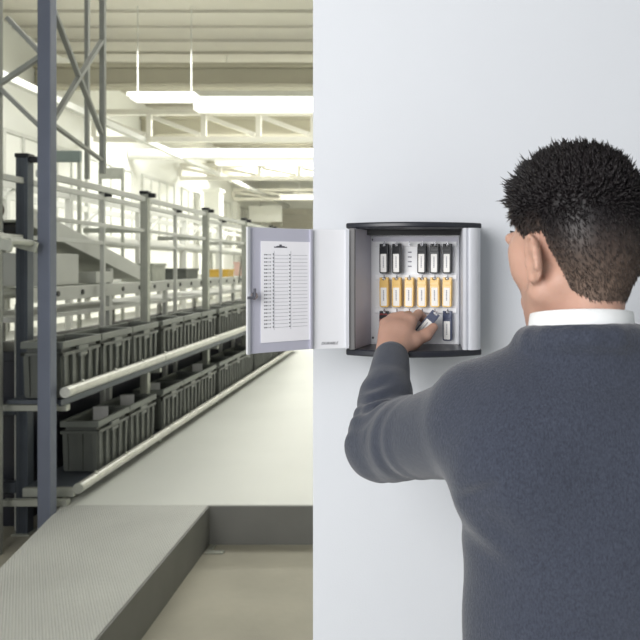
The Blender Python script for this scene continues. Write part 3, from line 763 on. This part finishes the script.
# ------------------------------------------------------------------ implicit surface toolkit
class Field:
    def __init__(s, lo, hi, h):
        s.lo = np.array(lo, float); s.h = h
        s.n = np.ceil((np.array(hi) - s.lo)/h).astype(int) + 1
        s.ax = [(s.lo[i] + h*np.arange(s.n[i])).astype(np.float32) for i in range(3)]
        s.f = np.full(tuple(s.n), 0.5, np.float32)
    def block(s, lo, hi):
        i0 = np.maximum(0, np.floor((np.array(lo) - s.lo)/s.h).astype(int)); i1 = np.minimum(s.n, np.ceil((np.array(hi) - s.lo)/s.h).astype(int) + 1)
        if np.any(i1 <= i0): return None
        sl = tuple(slice(a, b) for a, b in zip(i0, i1))
        return sl, s.ax[0][sl[0]][:, None, None], s.ax[1][sl[1]][None, :, None], s.ax[2][sl[2]][None, None, :]
    def comb(s, sl, d, k, sub):
        a = s.f[sl]
        if sub:
            b = -d; hh = np.clip(0.5 - 0.5*(b - a)/k, 0, 1); s.f[sl] = b*(1-hh) + a*hh + k*hh*(1-hh)
        else:
            hh = np.clip(0.5 + 0.5*(a - d)/k, 0, 1); s.f[sl] = a*(1-hh) + d*hh - k*hh*(1-hh)
    def cone(s, a, b, r1, r2, k=0.01, sub=False):
        a = np.array(a, float); b = np.array(b, float); m = max(r1, r2) + k + 3*s.h
        bl = s.block(np.minimum(a, b) - m, np.maximum(a, b) + m)
        if bl is None: return
        sl, X, Y, Z = bl; ab = b - a; L2 = max(1e-12, float(ab @ ab))
        t = np.clip(((X-a[0])*ab[0] + (Y-a[1])*ab[1] + (Z-a[2])*ab[2])/L2, 0, 1)
        d = np.sqrt((X-a[0]-t*ab[0])**2 + (Y-a[1]-t*ab[1])**2 + (Z-a[2]-t*ab[2])**2) - (r1 + t*(r2-r1))
        s.comb(sl, d.astype(np.float32), k, sub)
    def ball(s, c, r, k=0.01, sub=False): s.cone(c, c, r, r, k, sub)
    def ell(s, c, r, k=0.01, sub=False, Rm=None):
        c = np.array(c, float); r = np.array(r, float); m = r.max() + k + 3*s.h
        bl = s.block(c - m, c + m)
        if bl is None: return
        sl, X, Y, Z = bl; X = X - c[0]; Y = Y - c[1]; Z = Z - c[2]
        if Rm is not None:
            q = [Rm[0, i]*X + Rm[1, i]*Y + Rm[2, i]*Z for i in range(3)]
        else: q = [X, Y, Z]
        k0 = np.sqrt((q[0]/r[0])**2 + (q[1]/r[1])**2 + (q[2]/r[2])**2)
        k1 = np.sqrt((q[0]/r[0]**2)**2 + (q[1]/r[1]**2)**2 + (q[2]/r[2]**2)**2) + 1e-9
        s.comb(sl, np.asarray(k0*(k0-1)/k1, np.float32), k, sub)
    def chain(s, pts, k=0.006):
        for (a, r1), (b, r2) in zip(pts[:-1], pts[1:]): s.cone(a, b, r1, r2, k)
    def mesh(s):
        f = s.f; S = f < 0
        c = [slice(None, -1), slice(1, None)]
        anyc = np.zeros(tuple(s.n-1), bool); allc = np.ones(tuple(s.n-1), bool)
        offs = [(i, j, k) for i in (0, 1) for j in (0, 1) for k in (0, 1)]
        for o in offs:
            q = S[c[o[0]], c[o[1]], c[o[2]]]; anyc |= q; allc &= q
        idx = np.argwhere(anyc & ~allc); del anyc, allc
        vals = np.stack([f[idx[:, 0]+o[0], idx[:, 1]+o[1], idx[:, 2]+o[2]] for o in offs], 1)
        acc = np.zeros((len(idx), 3)); cnt = np.zeros(len(idx))
        for ia, oa in enumerate(offs):
            for ib, ob in enumerate(offs):
                if ib > ia and sum(abs(x-y) for x, y in zip(oa, ob)) == 1:
                    m = (vals[:, ia] < 0) != (vals[:, ib] < 0)
                    t = vals[m, ia]/(vals[m, ia] - vals[m, ib])
                    acc[m] += np.array(oa) + t[:, None]*(np.array(ob) - np.array(oa)); cnt[m] += 1
        V = s.lo + s.h*(idx + acc/cnt[:, None])
        idm = np.full(tuple(s.n-1), -1, np.int32); idm[idx[:, 0], idx[:, 1], idx[:, 2]] = np.arange(len(idx))
        F = []
        for ax in range(3):
            u, v = (ax+1) % 3, (ax+2) % 3
            s0 = [slice(None)]*3; s1 = [slice(None)]*3; s0[ax] = slice(None, -1); s1[ax] = slice(1, None)
            e = np.argwhere(S[tuple(s0)] != S[tuple(s1)])
            e = e[(e[:, u] > 0) & (e[:, v] > 0) & (e[:, u] < s.n[u]-1) & (e[:, v] < s.n[v]-1)]
            flip = S[e[:, 0], e[:, 1], e[:, 2]]
            def g(du, dv):
                q = e.copy(); q[:, u] -= du; q[:, v] -= dv; return idm[q[:, 0], q[:, 1], q[:, 2]]
            Q = np.stack([g(1, 1), g(0, 1), g(0, 0), g(1, 0)], 1)
            Q[~flip] = Q[~flip][:, ::-1]; F.append(Q)
        return V, np.concatenate(F)
def smooth_pts(V, F, it=1, lam=0.5):
    for _ in range(it):
        acc = np.zeros_like(V); cnt = np.zeros(len(V))
        for a, b in ((0, 1), (1, 2), (2, 3), (3, 0)):
            np.add.at(acc, F[:, a], V[F[:, b]]); np.add.at(acc, F[:, b], V[F[:, a]])
            np.add.at(cnt, F[:, a], 1); np.add.at(cnt, F[:, b], 1)
        V = V + lam*(acc/np.maximum(cnt, 1)[:, None] - V)
    return V
def np_obj(name, V, F, m, parent=None, smooth=True):
    me = bpy.data.meshes.new(name); me.from_pydata(V.tolist(), [], F.tolist() if hasattr(F, 'tolist') else F)
    me.materials.append(m)
    if smooth: me.polygons.foreach_set('use_smooth', [True]*len(me.polygons))
    me.update()
    o = bpy.data.objects.new(name, me); COL.objects.link(o)
    if parent: o.parent = parent
    return o

# ------------------------------------------------------------------ person
HC = np.array([0.2040, 1.0, 1.627])
HR = np.array(Euler((R(-7), 0, R(31)), 'XYZ').to_matrix())
def hl(p): return HC + HR @ np.array(p, float)
def skull(f, k=0.02):
    f.ell(hl((0, -0.010, 0.030)), (0.0715, 0.0885, 0.087), k, Rm=HR)
    f.ell(hl((0, -0.045, -0.005)), (0.062, 0.055, 0.060), k, Rm=HR)
    f.ell(hl((0, 0.030, -0.040)), (0.054, 0.057, 0.078), k, Rm=HR)
    for s in (-1, 1):
        f.cone(hl((s*0.053, 0.005, -0.060)), hl((s*0.014, 0.062, -0.096)), 0.019, 0.018, k)
        f.ball(hl((s*0.043, 0.050, -0.026)), 0.018, k)
    f.ball(hl((0, 0.067, -0.096)), 0.016, k)
    for s in (-1, 1): f.ball(hl((s*0.046, 0.048, 0.000)), 0.018, k)
def neck(f):
    f.cone((0.206, 1.012, 1.575), (0.214, 0.990, 1.45), 0.050, 0.054, 0.02)
    f.cone(hl((0.0, -0.045, -0.035)), (0.215, 0.976, 1.47), 0.040, 0.042, 0.02)
    f.cone(hl((-0.045, -0.02, -0.05)), (0.19, 1.035, 1.47), 0.014, 0.014, 0.02)
B = Field((-0.14, 0.80, 0.74), (0.60, 1.595, 1.79), 0.0026)
skull(B)
neck(B)
# torso under the clothes
B.ell((0.235, 1.0, 1.28), (0.15, 0.095, 0.23), 0.05); B.ell((0.235, 1.0, 1.02), (0.135, 0.09, 0.25), 0.05)
B.cone((0.20, 0.99, 1.44), (0.085, 1.01, 1.40), 0.040, 0.040, 0.03); B.cone((0.23, 0.99, 1.44), (0.42, 0.985, 1.40), 0.040, 0.040, 0.03)
# left arm to the hand
SH = np.array((0.055, 1.02, 1.385)); EL = np.array((-0.068, 1.235, 1.303)); WR = np.array((-0.056, 1.452, 1.428))
B.cone(SH, EL, 0.048, 0.038, 0.02); B.cone(EL, EL + 0.45*(WR-EL), 0.036, 0.034, 0.02); B.cone(EL + 0.45*(WR-EL), WR, 0.034, 0.0235, 0.02)
# right arm, hanging
SR = np.array((0.43, 0.985, 1.39)); ER = np.array((0.475, 0.97, 1.12)); WRr = np.array((0.47, 1.05, 0.90))
B.cone(SR, ER, 0.048, 0.038, 0.02); B.cone(ER, WRr, 0.036, 0.026, 0.02)
B.cone(WRr, (0.468, 1.066, 0.845), 0.027, 0.03, 0.015); B.cone((0.462, 1.05, 0.84), (0.470, 1.09, 0.83), 0.018, 0.017, 0.012)
for i, (dy, l) in enumerate(((0.036, 0.038), (0.015, 0.043), (-0.006, 0.040), (-0.026, 0.030))):
    a = np.array((0.466, 1.070 + dy, 0.832)); b = a + np.array((-0.004, 0.008, -l)); c = b + np.array((-0.020, 0.006, -l*0.55))
    B.chain([(a, 0.0095), (b, 0.0085), (c, 0.007)], 0.004)
B.chain([((0.458, 1.085, 0.875), 0.013), ((0.445, 1.112, 0.845), 0.011), ((0.438, 1.122, 0.815), 0.009)], 0.006)
# left hand: palm, knuckles, fingers, thumb
KN = {'index': (-0.0185, 1.512, 1.4885), 'middle': (-0.0365, 1.518, 1.4945), 'ring': (-0.0550, 1.514, 1.4915), 'little': (-0.0705, 1.504, 1.4830)}
for k_, (nm, c) in enumerate(KN.items()):
    c = np.array(c); a = WR + (c - WR)*0.10 + np.array(((1.5-k_)*0.006, 0, 0))
    B.cone(a, c, 0.0195, 0.0135 if nm != 'little' else 0.0120, 0.012)
B.ell((-0.046, 1.490, 1.455), (0.030, 0.017, 0.034), 0.014)
B.chain([(KN['index'], 0.0112), ((-0.0030, 1.5560, 1.4990), 0.0098), ((0.0110, 1.5690, 1.4860), 0.0088), ((0.0190, 1.5640, 1.4730), 0.0075)], 0.0045)
B.chain([(KN['middle'], 0.0114), ((-0.0255, 1.557, 1.4960), 0.0098), ((-0.0190, 1.566, 1.4720), 0.0088), ((-0.0170, 1.562, 1.4540), 0.0076)], 0.0045)
B.chain([(KN['ring'], 0.0108), ((-0.0520, 1.552, 1.4930), 0.0095), ((-0.0450, 1.562, 1.4700), 0.0086), ((-0.0420, 1.556, 1.4520), 0.0074)], 0.0045)
B.chain([(KN['little'], 0.0098), ((-0.0735, 1.532, 1.4790), 0.0085), ((-0.0680, 1.540, 1.4580), 0.0076), ((-0.0640, 1.533, 1.4430), 0.0066)], 0.0045)
B.chain([((-0.036, 1.468, 1.437), 0.0185), ((-0.0125, 1.490, 1.4500), 0.0150), ((0.0120, 1.510, 1.4600), 0.0118), ((0.0275, 1.5280, 1.4740), 0.0095)], 0.008)
# face
B.cone(hl((0, 0.089, 0.006)), hl((0, 0.106, -0.036)), 0.007, 0.0105, 0.012)
for s in (-1, 1):
    B.ball(hl((s*0.012, 0.097, -0.041)), 0.0075, 0.008)
    B.cone(hl((s*0.010, 0.087, 0.022)), hl((s*0.048, 0.070, 0.020)), 0.0085, 0.0075, 0.012)
    B.ball(hl((s*0.031, 0.094, 0.002)), 0.0125, 0.010, sub=True)
    B.ell(hl((s*0.031, 0.077, 0.0005)), (0.0135, 0.0120, 0.0105), 0.004, Rm=HR)
    B.cone(hl((s*0.019, 0.087, 0.0085)), hl((s*0.044, 0.078, 0.0075)), 0.0030, 0.0030, 0.004)
B.cone(hl((-0.020, 0.083, -0.066)), hl((0.020, 0.083, -0.066)), 0.0060, 0.0060, 0.010); B.cone(hl((-0.016, 0.084, -0.076)), hl((0.016, 0.084, -0.076)), 0.0060, 0.0060, 0.010)
B.cone(hl((-0.022, 0.093, -0.071)), hl((0.022, 0.093, -0.071)), 0.0016, 0.0016, 0.003, sub=True)
# ears
for s in (-1, 1):
    eR = HR @ np.array(Euler((R(-12), 0, R(s*22)), 'XYZ').to_matrix())
    B.ell(hl((s*0.0765, -0.014, -0.019)), (0.0065, 0.0185, 0.0300), 0.006, Rm=eR)
    pts = []
    for i in range(11):
        a = R(-55 + 27*i)                     # helix rim
        p = np.array((0.0, 0.0165*math.cos(a), 0.0285*math.sin(a)))
        pts.append((hl((s*0.0765, -0.014, -0.019)) + eR @ (p + np.array((s*0.0045, 0, 0))), 0.0040))
    B.chain(pts, 0.003)
    B.ell(hl((s*0.0860, -0.0085, -0.023)), (0.0085, 0.0085, 0.0150), 0.004, True, eR)
    B.ell(hl((s*0.0855, -0.0170, -0.007)), (0.0060, 0.0055, 0.0140), 0.003, True, eR)
    B.ball(hl((s*0.0735, -0.0045, -0.044)), 0.0070, 0.008)
    B.ball(hl((s*0.0725, 0.0030, -0.025)), 0.0045, 0.006)
V, F = B.mesh(); V = smooth_pts(V, F, 1, 0.4)
del B
person = np_obj('person', V, F, M['skin'])
tag(person, 'man with short dark hair in slate grey sweater reaching into the key cabinet', 'person')

# eyes
for s in (-1, 1):
    c = hl((s*0.031, 0.0785, 0.0005))
    e = MB().ball(c, 0.0118, 16, 10).build('eye', M['eye'], person, smooth=True)
    MB().ball(hl((s*0.031, 0.0868, 0.0005)), 0.0048, 12, 8).build('iris', M['iris'], e, smooth=True)
# eyebrows
for s in (-1, 1):
    b = MB(); rr = random.Random(5)
    for i in range(60):
        t = rr.random(); p = np.array((s*(0.012 + 0.030*t), 0.0920 - 0.019*t*t - 0.004*t, 0.023 + 0.006*math.sin(math.pi*min(1, t*0.9)) + rr.uniform(-0.003, 0.003)))
        b.tube(hl(p), hl(p + np.array((s*0.008, -0.002, 0.001))), 0.0007, 4, 0.0002)
    b.build('eyebrow', M['hair'], person)

# hair
HB = Field(hl((0, 0, 0)) - 0.17, hl((0, 0, 0)) + 0.17, 0.0028)
skull(HB); neck(HB)
gx, gy, gz = np.meshgrid(*HB.ax, indexing='ij')
lp = np.stack([gx - HC[0], gy - HC[1], gz - HC[2]], -1) @ HR
PH = [0, 30, 50, 62, 72, 82, 90, 108, 118, 132, 155, 180]
HT = [0.070, 0.064, 0.048, 0.030, 0.014, 0.012, 0.016, 0.014, -0.020, -0.064, -0.080, -0.082]
def hairline(l):
    phi = np.degrees(np.arctan2(np.abs(l[..., 0]), l[..., 1])); return l[..., 2] - np.interp(phi, PH, HT)
def sstep(x, a, b):
    t = np.clip((x-a)/(b-a), 0, 1); return t*t*(3-2*t)
hd = hairline(lp)
top = sstep(lp[..., 2], 0.005, 0.095)
thick = 0.0012 + 0.0025*sstep(hd, 0.0, 0.05) + 0.0045*top
off = np.where(hd > 0, thick*sstep(hd, -0.001, 0.012), -0.004*np.clip(-hd/0.004, 0, 1)).astype(np.float32)
HB.f = HB.f - off
V, F = HB.mesh()
l = (V - HC) @ HR; hv = hairline(l)
keepf = (hv[F] > -0.006).all(1) & ((l[F][:, :, 2] > -0.125).all(1)); F = F[keepf]
used = np.unique(F); rem = np.full(len(V), -1); rem[used] = np.arange(len(used)); F = rem[F]; V = V[used]
V = smooth_pts(V, F, 1, 0.5); l = (V - HC) @ HR; hv = hairline(l)
del gx, gy, gz, lp, hd, top, thick, off
def fade_of(l, hv):
    low = 1 - sstep(l[:, 2], -0.088, 0.030); edge = 1 - sstep(hv, 0.0, 0.035)
    return np.clip(0.95*low + 0.30*edge, 0, 0.95)
fade = list(fade_of(l, hv))
# normals
fn = np.cross(V[F[:, 1]] - V[F[:, 0]], V[F[:, 2]] - V[F[:, 0]]); N = np.zeros_like(V)
for k in range(4): np.add.at(N, F[:, k], fn)
N /= np.linalg.norm(N, axis=1)[:, None] + 1e-9
if ((V - HC)*N).sum() < 0: N = -N
NL = N @ HR
cand = np.where(hv > 0.001)[0]
Vh = V.tolist(); Fh = F.tolist()
pick = RNG.choice(cand, 9500)
for i in pick:
    p = V[i]; ll = l[i]; n = NL[i]; t = float(sstep(np.array(ll[2]), 0.0, 0.085)); fr_ = float(sstep(np.array(ll[1]), 0.0, 0.07))
    comb = (1-t)*np.array((0, -0.35, -1.0)) + t*np.array((RNG.normal(0, 0.45), 0.75*fr_ + 0.15, 0.55))
    comb = comb - n*comb.dot(n)*0.6
    d = n*(0.22 + 0.55*t + 0.25*t*fr_) + comb*0.9 + RNG.normal(0, 0.16 + 0.22*t, 3); d /= np.linalg.norm(d)
    L = (0.0050 + 0.0125*t + 0.006*t*fr_)*RNG.uniform(0.6, 1.25)
    if t > 0.6 and RNG.random() < 0.08: L *= 1.35
    w = (0.00065 + 0.0013*t)*RNG.uniform(0.7, 1.2)
    d2 = d + 0.35*comb/np.linalg.norm(comb + 1e-6) + RNG.normal(0, 0.15, 3); d2 /= np.linalg.norm(d2)
    x = np.cross(d, (0.3, 0.5, 0.8)); x /= np.linalg.norm(x); y = np.cross(d, x)
    x, y, d, d2 = HR @ x, HR @ y, HR @ d, HR @ d2
    b0 = len(Vh); p0 = p - d*0.002; p1 = p + d*L*0.5; p2 = p1 + d2*L*0.5
    for q, ww in ((p0, w), (p1, w*0.85)):
        for k in range(3):
            a = 2.0944*k; Vh.append((q + ww*(x*math.cos(a) + y*math.sin(a))).tolist())
    Vh.append(p2.tolist())
    for k in range(3):
        m_ = (k+1) % 3
        Fh.append((b0+k, b0+m_, b0+3+m_, b0+3+k)); Fh.append((b0+3+k, b0+3+m_, b0+6))
    fv = float(fade[i])*RNG.uniform(0.3, 0.9)
    fade += [fv]*7
hair = np_obj('hair', np.array(Vh), Fh, M['hair'], person)
at = hair.data.attributes.new('fade', 'FLOAT', 'POINT'); at.data.foreach_set('value', np.array(fade, np.float32))

# sweater
S = Field((-0.17, 0.80, 0.90), (0.60, 1.50, 1.56), 0.0034)
S.ell((0.238, 1.0, 1.30), (0.182, 0.128, 0.22), 0.05)
S.ell((0.245, 1.0, 1.10), (0.188, 0.128, 0.28), 0.06)
S.ell((0.12, 0.955, 1.36), (0.085, 0.075, 0.10), 0.05)              # shoulder blades
S.ell((0.35, 0.950, 1.36), (0.085, 0.075, 0.10), 0.05)
S.cone((0.205, 0.985, 1.472), (0.088, 1.005, 1.412), 0.046, 0.063, 0.04)
S.cone((0.225, 0.985, 1.472), (0.400, 0.985, 1.412), 0.046, 0.063, 0.04)
S.cone((0.214, 0.985, 1.455), (0.214, 0.985, 1.42), 0.070, 0.09, 0.04)
S.chain([((0.214+0.071*math.cos(2*math.pi*i/16), 0.990+0.073*math.sin(2*math.pi*i/16), 1.500-0.15*0.073*math.sin(2*math.pi*i/16)), 0.0115) for i in range(17)], 0.02)
S.cone(SH + np.array((0.012, -0.01, 0.0)), EL + np.array((0.012, -0.005, 0.004)), 0.066, 0.062, 0.03)
fm = EL + 0.5*(WR - EL)
S.cone(EL, fm, 0.052, 0.046, 0.02); S.cone(fm, WR - 0.06*(WR-EL), 0.046, 0.034, 0.015)
S.cone(SR, ER, 0.070, 0.056, 0.04); S.cone(ER, WRr + np.array((0, -0.005, 0.03)), 0.054, 0.038, 0.02)
# folds around the elbow and armpit
for a, b, r in (((-0.02, 1.17, 1.285), (0.035, 1.06, 1.335), 0.004), ((-0.045, 1.20, 1.30), (0.0, 1.10, 1.375), 0.0035), ((0.02, 0.955, 1.285), (0.085, 0.885, 1.335), 0.005), ((-0.03, 1.28, 1.385), (-0.055, 1.215, 1.37), 0.005), ((-0.105, 1.25, 1.335), (-0.05, 1.21, 1.375), 0.003), ((0.035, 0.935, 1.245), (0.09, 0.88, 1.27), 0.004)):
    S.cone(np.array(a), np.array(b), r, r*0.6, 0.014, sub=True)
# neck opening
S.cone((0.214, 0.990, 1.535), (0.214, 0.990, 1.62), 0.062, 0.075, 0.006, sub=True)
S.f[:, :, S.ax[2] < 0.93] = 0.5
V, F = S.mesh(); V = smooth_pts(V, F, 2, 0.5)
del S
fn = np.cross(V[F[:, 1]] - V[F[:, 0]], V[F[:, 2]] - V[F[:, 0]]); N = np.zeros_like(V)
for k in range(4): np.add.at(N, F[:, k], fn)
N /= np.linalg.norm(N, axis=1)[:, None] + 1e-9
w1 = np.sin(V[:, 0]*31 + V[:, 2]*22 + 1.3*np.sin(V[:, 2]*17))*np.sin(V[:, 2]*19 - V[:, 0]*9 + V[:, 1]*11)
ax_ = (WR - EL)/np.linalg.norm(WR - EL); s_ = (V - EL) @ ax_
arm = ((V[:, 1] > 1.16) & (V[:, 0] < 0.03)).astype(float)
w2 = np.sin(s_*150 + 3*np.sin(V[:, 0]*60))*np.exp(-((s_-0.03)/0.07)**2)
cuffz = np.abs((V - (WR - 0.12*(WR-EL))) @ ax_)
ua = EL - SH; ul = np.linalg.norm(ua); ua = ua/ul; u_ = (V - SH) @ ua
w3 = np.sin(u_*95 + 40*V[:, 2] + 2.0*np.sin(V[:, 1]*40))*np.exp(-((u_-0.20)/0.07)**2)*(V[:, 0] < 0.08)
w4 = np.sin((V[:, 0]*0.8 + V[:, 2]*0.6)*85 + 2*np.sin(V[:, 2]*30))*np.exp(-((V[:, 0]-0.075)/0.05)**2 - ((V[:, 2]-1.28)/0.06)**2)
V = V + N*(0.0024*w1 + 0.0028*arm*w2 + 0.0026*w3 + 0.0022*w4)[:, None]
sweater = np_obj('sweater', V, F, M['knit'], person)
# ribbed neckband and cuff
def band(name, path, r, m, parent, n=10):
    mb = MB(); pts = [np.array(p) for p in path]; L = len(pts); vs = []; fs = []
    for i in range(L):
        t = pts[(i+1) % L] - pts[i-1]; t /= np.linalg.norm(t); x = np.cross(t, (0, 0, 1)); x /= np.linalg.norm(x); y = np.cross(x, t)
        for k in range(n):
            a = 2*math.pi*k/n; vs.append(pts[i] + x*r[0]*math.cos(a) + y*r[1]*math.sin(a))
    for i in range(L):
        for k in range(n): fs.append((i*n+k, ((i+1) % L)*n+k, ((i+1) % L)*n+(k+1) % n, i*n+(k+1) % n))
    return mb.add(vs, fs).build(name, m, parent, smooth=True)
def neckloop(rx, ry, z0, tilt, n=48, cx=0.214, cy=0.990):
    out = []
    for i in range(n):
        a = 2*math.pi*i/n; y = ry*math.sin(a); out.append((cx + rx*math.cos(a), cy + y, z0 - tilt*y))
    return out
band('neckband', neckloop(0.0735, 0.0755, 1.506, 0.15), (0.0065, 0.0115), M['knit'], sweater)
# white shirt collar: a folded stand
mb = MB(); vs = []; fs = []; n = 56
prof = ((0.0700, 1.492), (0.0695, 1.520), (0.0675, 1.5365), (0.0655, 1.5370), (0.0645, 1.520), (0.0650, 1.492))
for i in range(n):
    a = 2*math.pi*i/n
    for r_, z_ in prof:
        y = r_*1.03*math.sin(a); vs.append((0.214 + r_*math.cos(a), 0.990 + y, z_ - 0.15*y))
k = len(prof)
for i in range(n):
    for j in range(k): fs.append((i*k+j, ((i+1) % n)*k+j, ((i+1) % n)*k+(j+1) % k, i*k+(j+1) % k))
mb.add(vs, fs).build('shirt_collar', M['shirt'], person, smooth=True)
# trousers and shoes, below the frame
T = Field((0.0, 0.82, 0.04), (0.50, 1.20, 1.02), 0.008)
T.ell((0.245, 1.0, 0.93), (0.165, 0.115, 0.12), 0.05)
for s in (-1, 1):
    T.cone((0.245+s*0.085, 1.0, 0.86), (0.245+s*0.10, 1.005, 0.48), 0.085, 0.065, 0.03); T.cone((0.245+s*0.10, 1.005, 0.48), (0.245+s*0.105, 0.985, 0.07), 0.065, 0.052, 0.03)
T.f[:, :, T.ax[2] > 0.985] = 0.5
V, F = T.mesh(); np_obj('trousers', V, F, M['trousers'], person)
for s in (-1, 1):
    T = Field((0.245+s*0.11-0.09, 0.86, -0.02), (0.245+s*0.11+0.09, 1.22, 0.14), 0.005)
    T.cone((0.245+s*0.107, 0.96, 0.045), (0.245+s*0.118, 1.13, 0.032), 0.042, 0.038, 0.02); T.cone((0.245+s*0.107, 0.975, 0.06), (0.245+s*0.106, 0.98, 0.11), 0.042, 0.042, 0.02)
    T.f[:, :, T.ax[2] < 0.004] = 0.5
    V, F = T.mesh(); np_obj('shoe', V, F, M['shoe'], person)
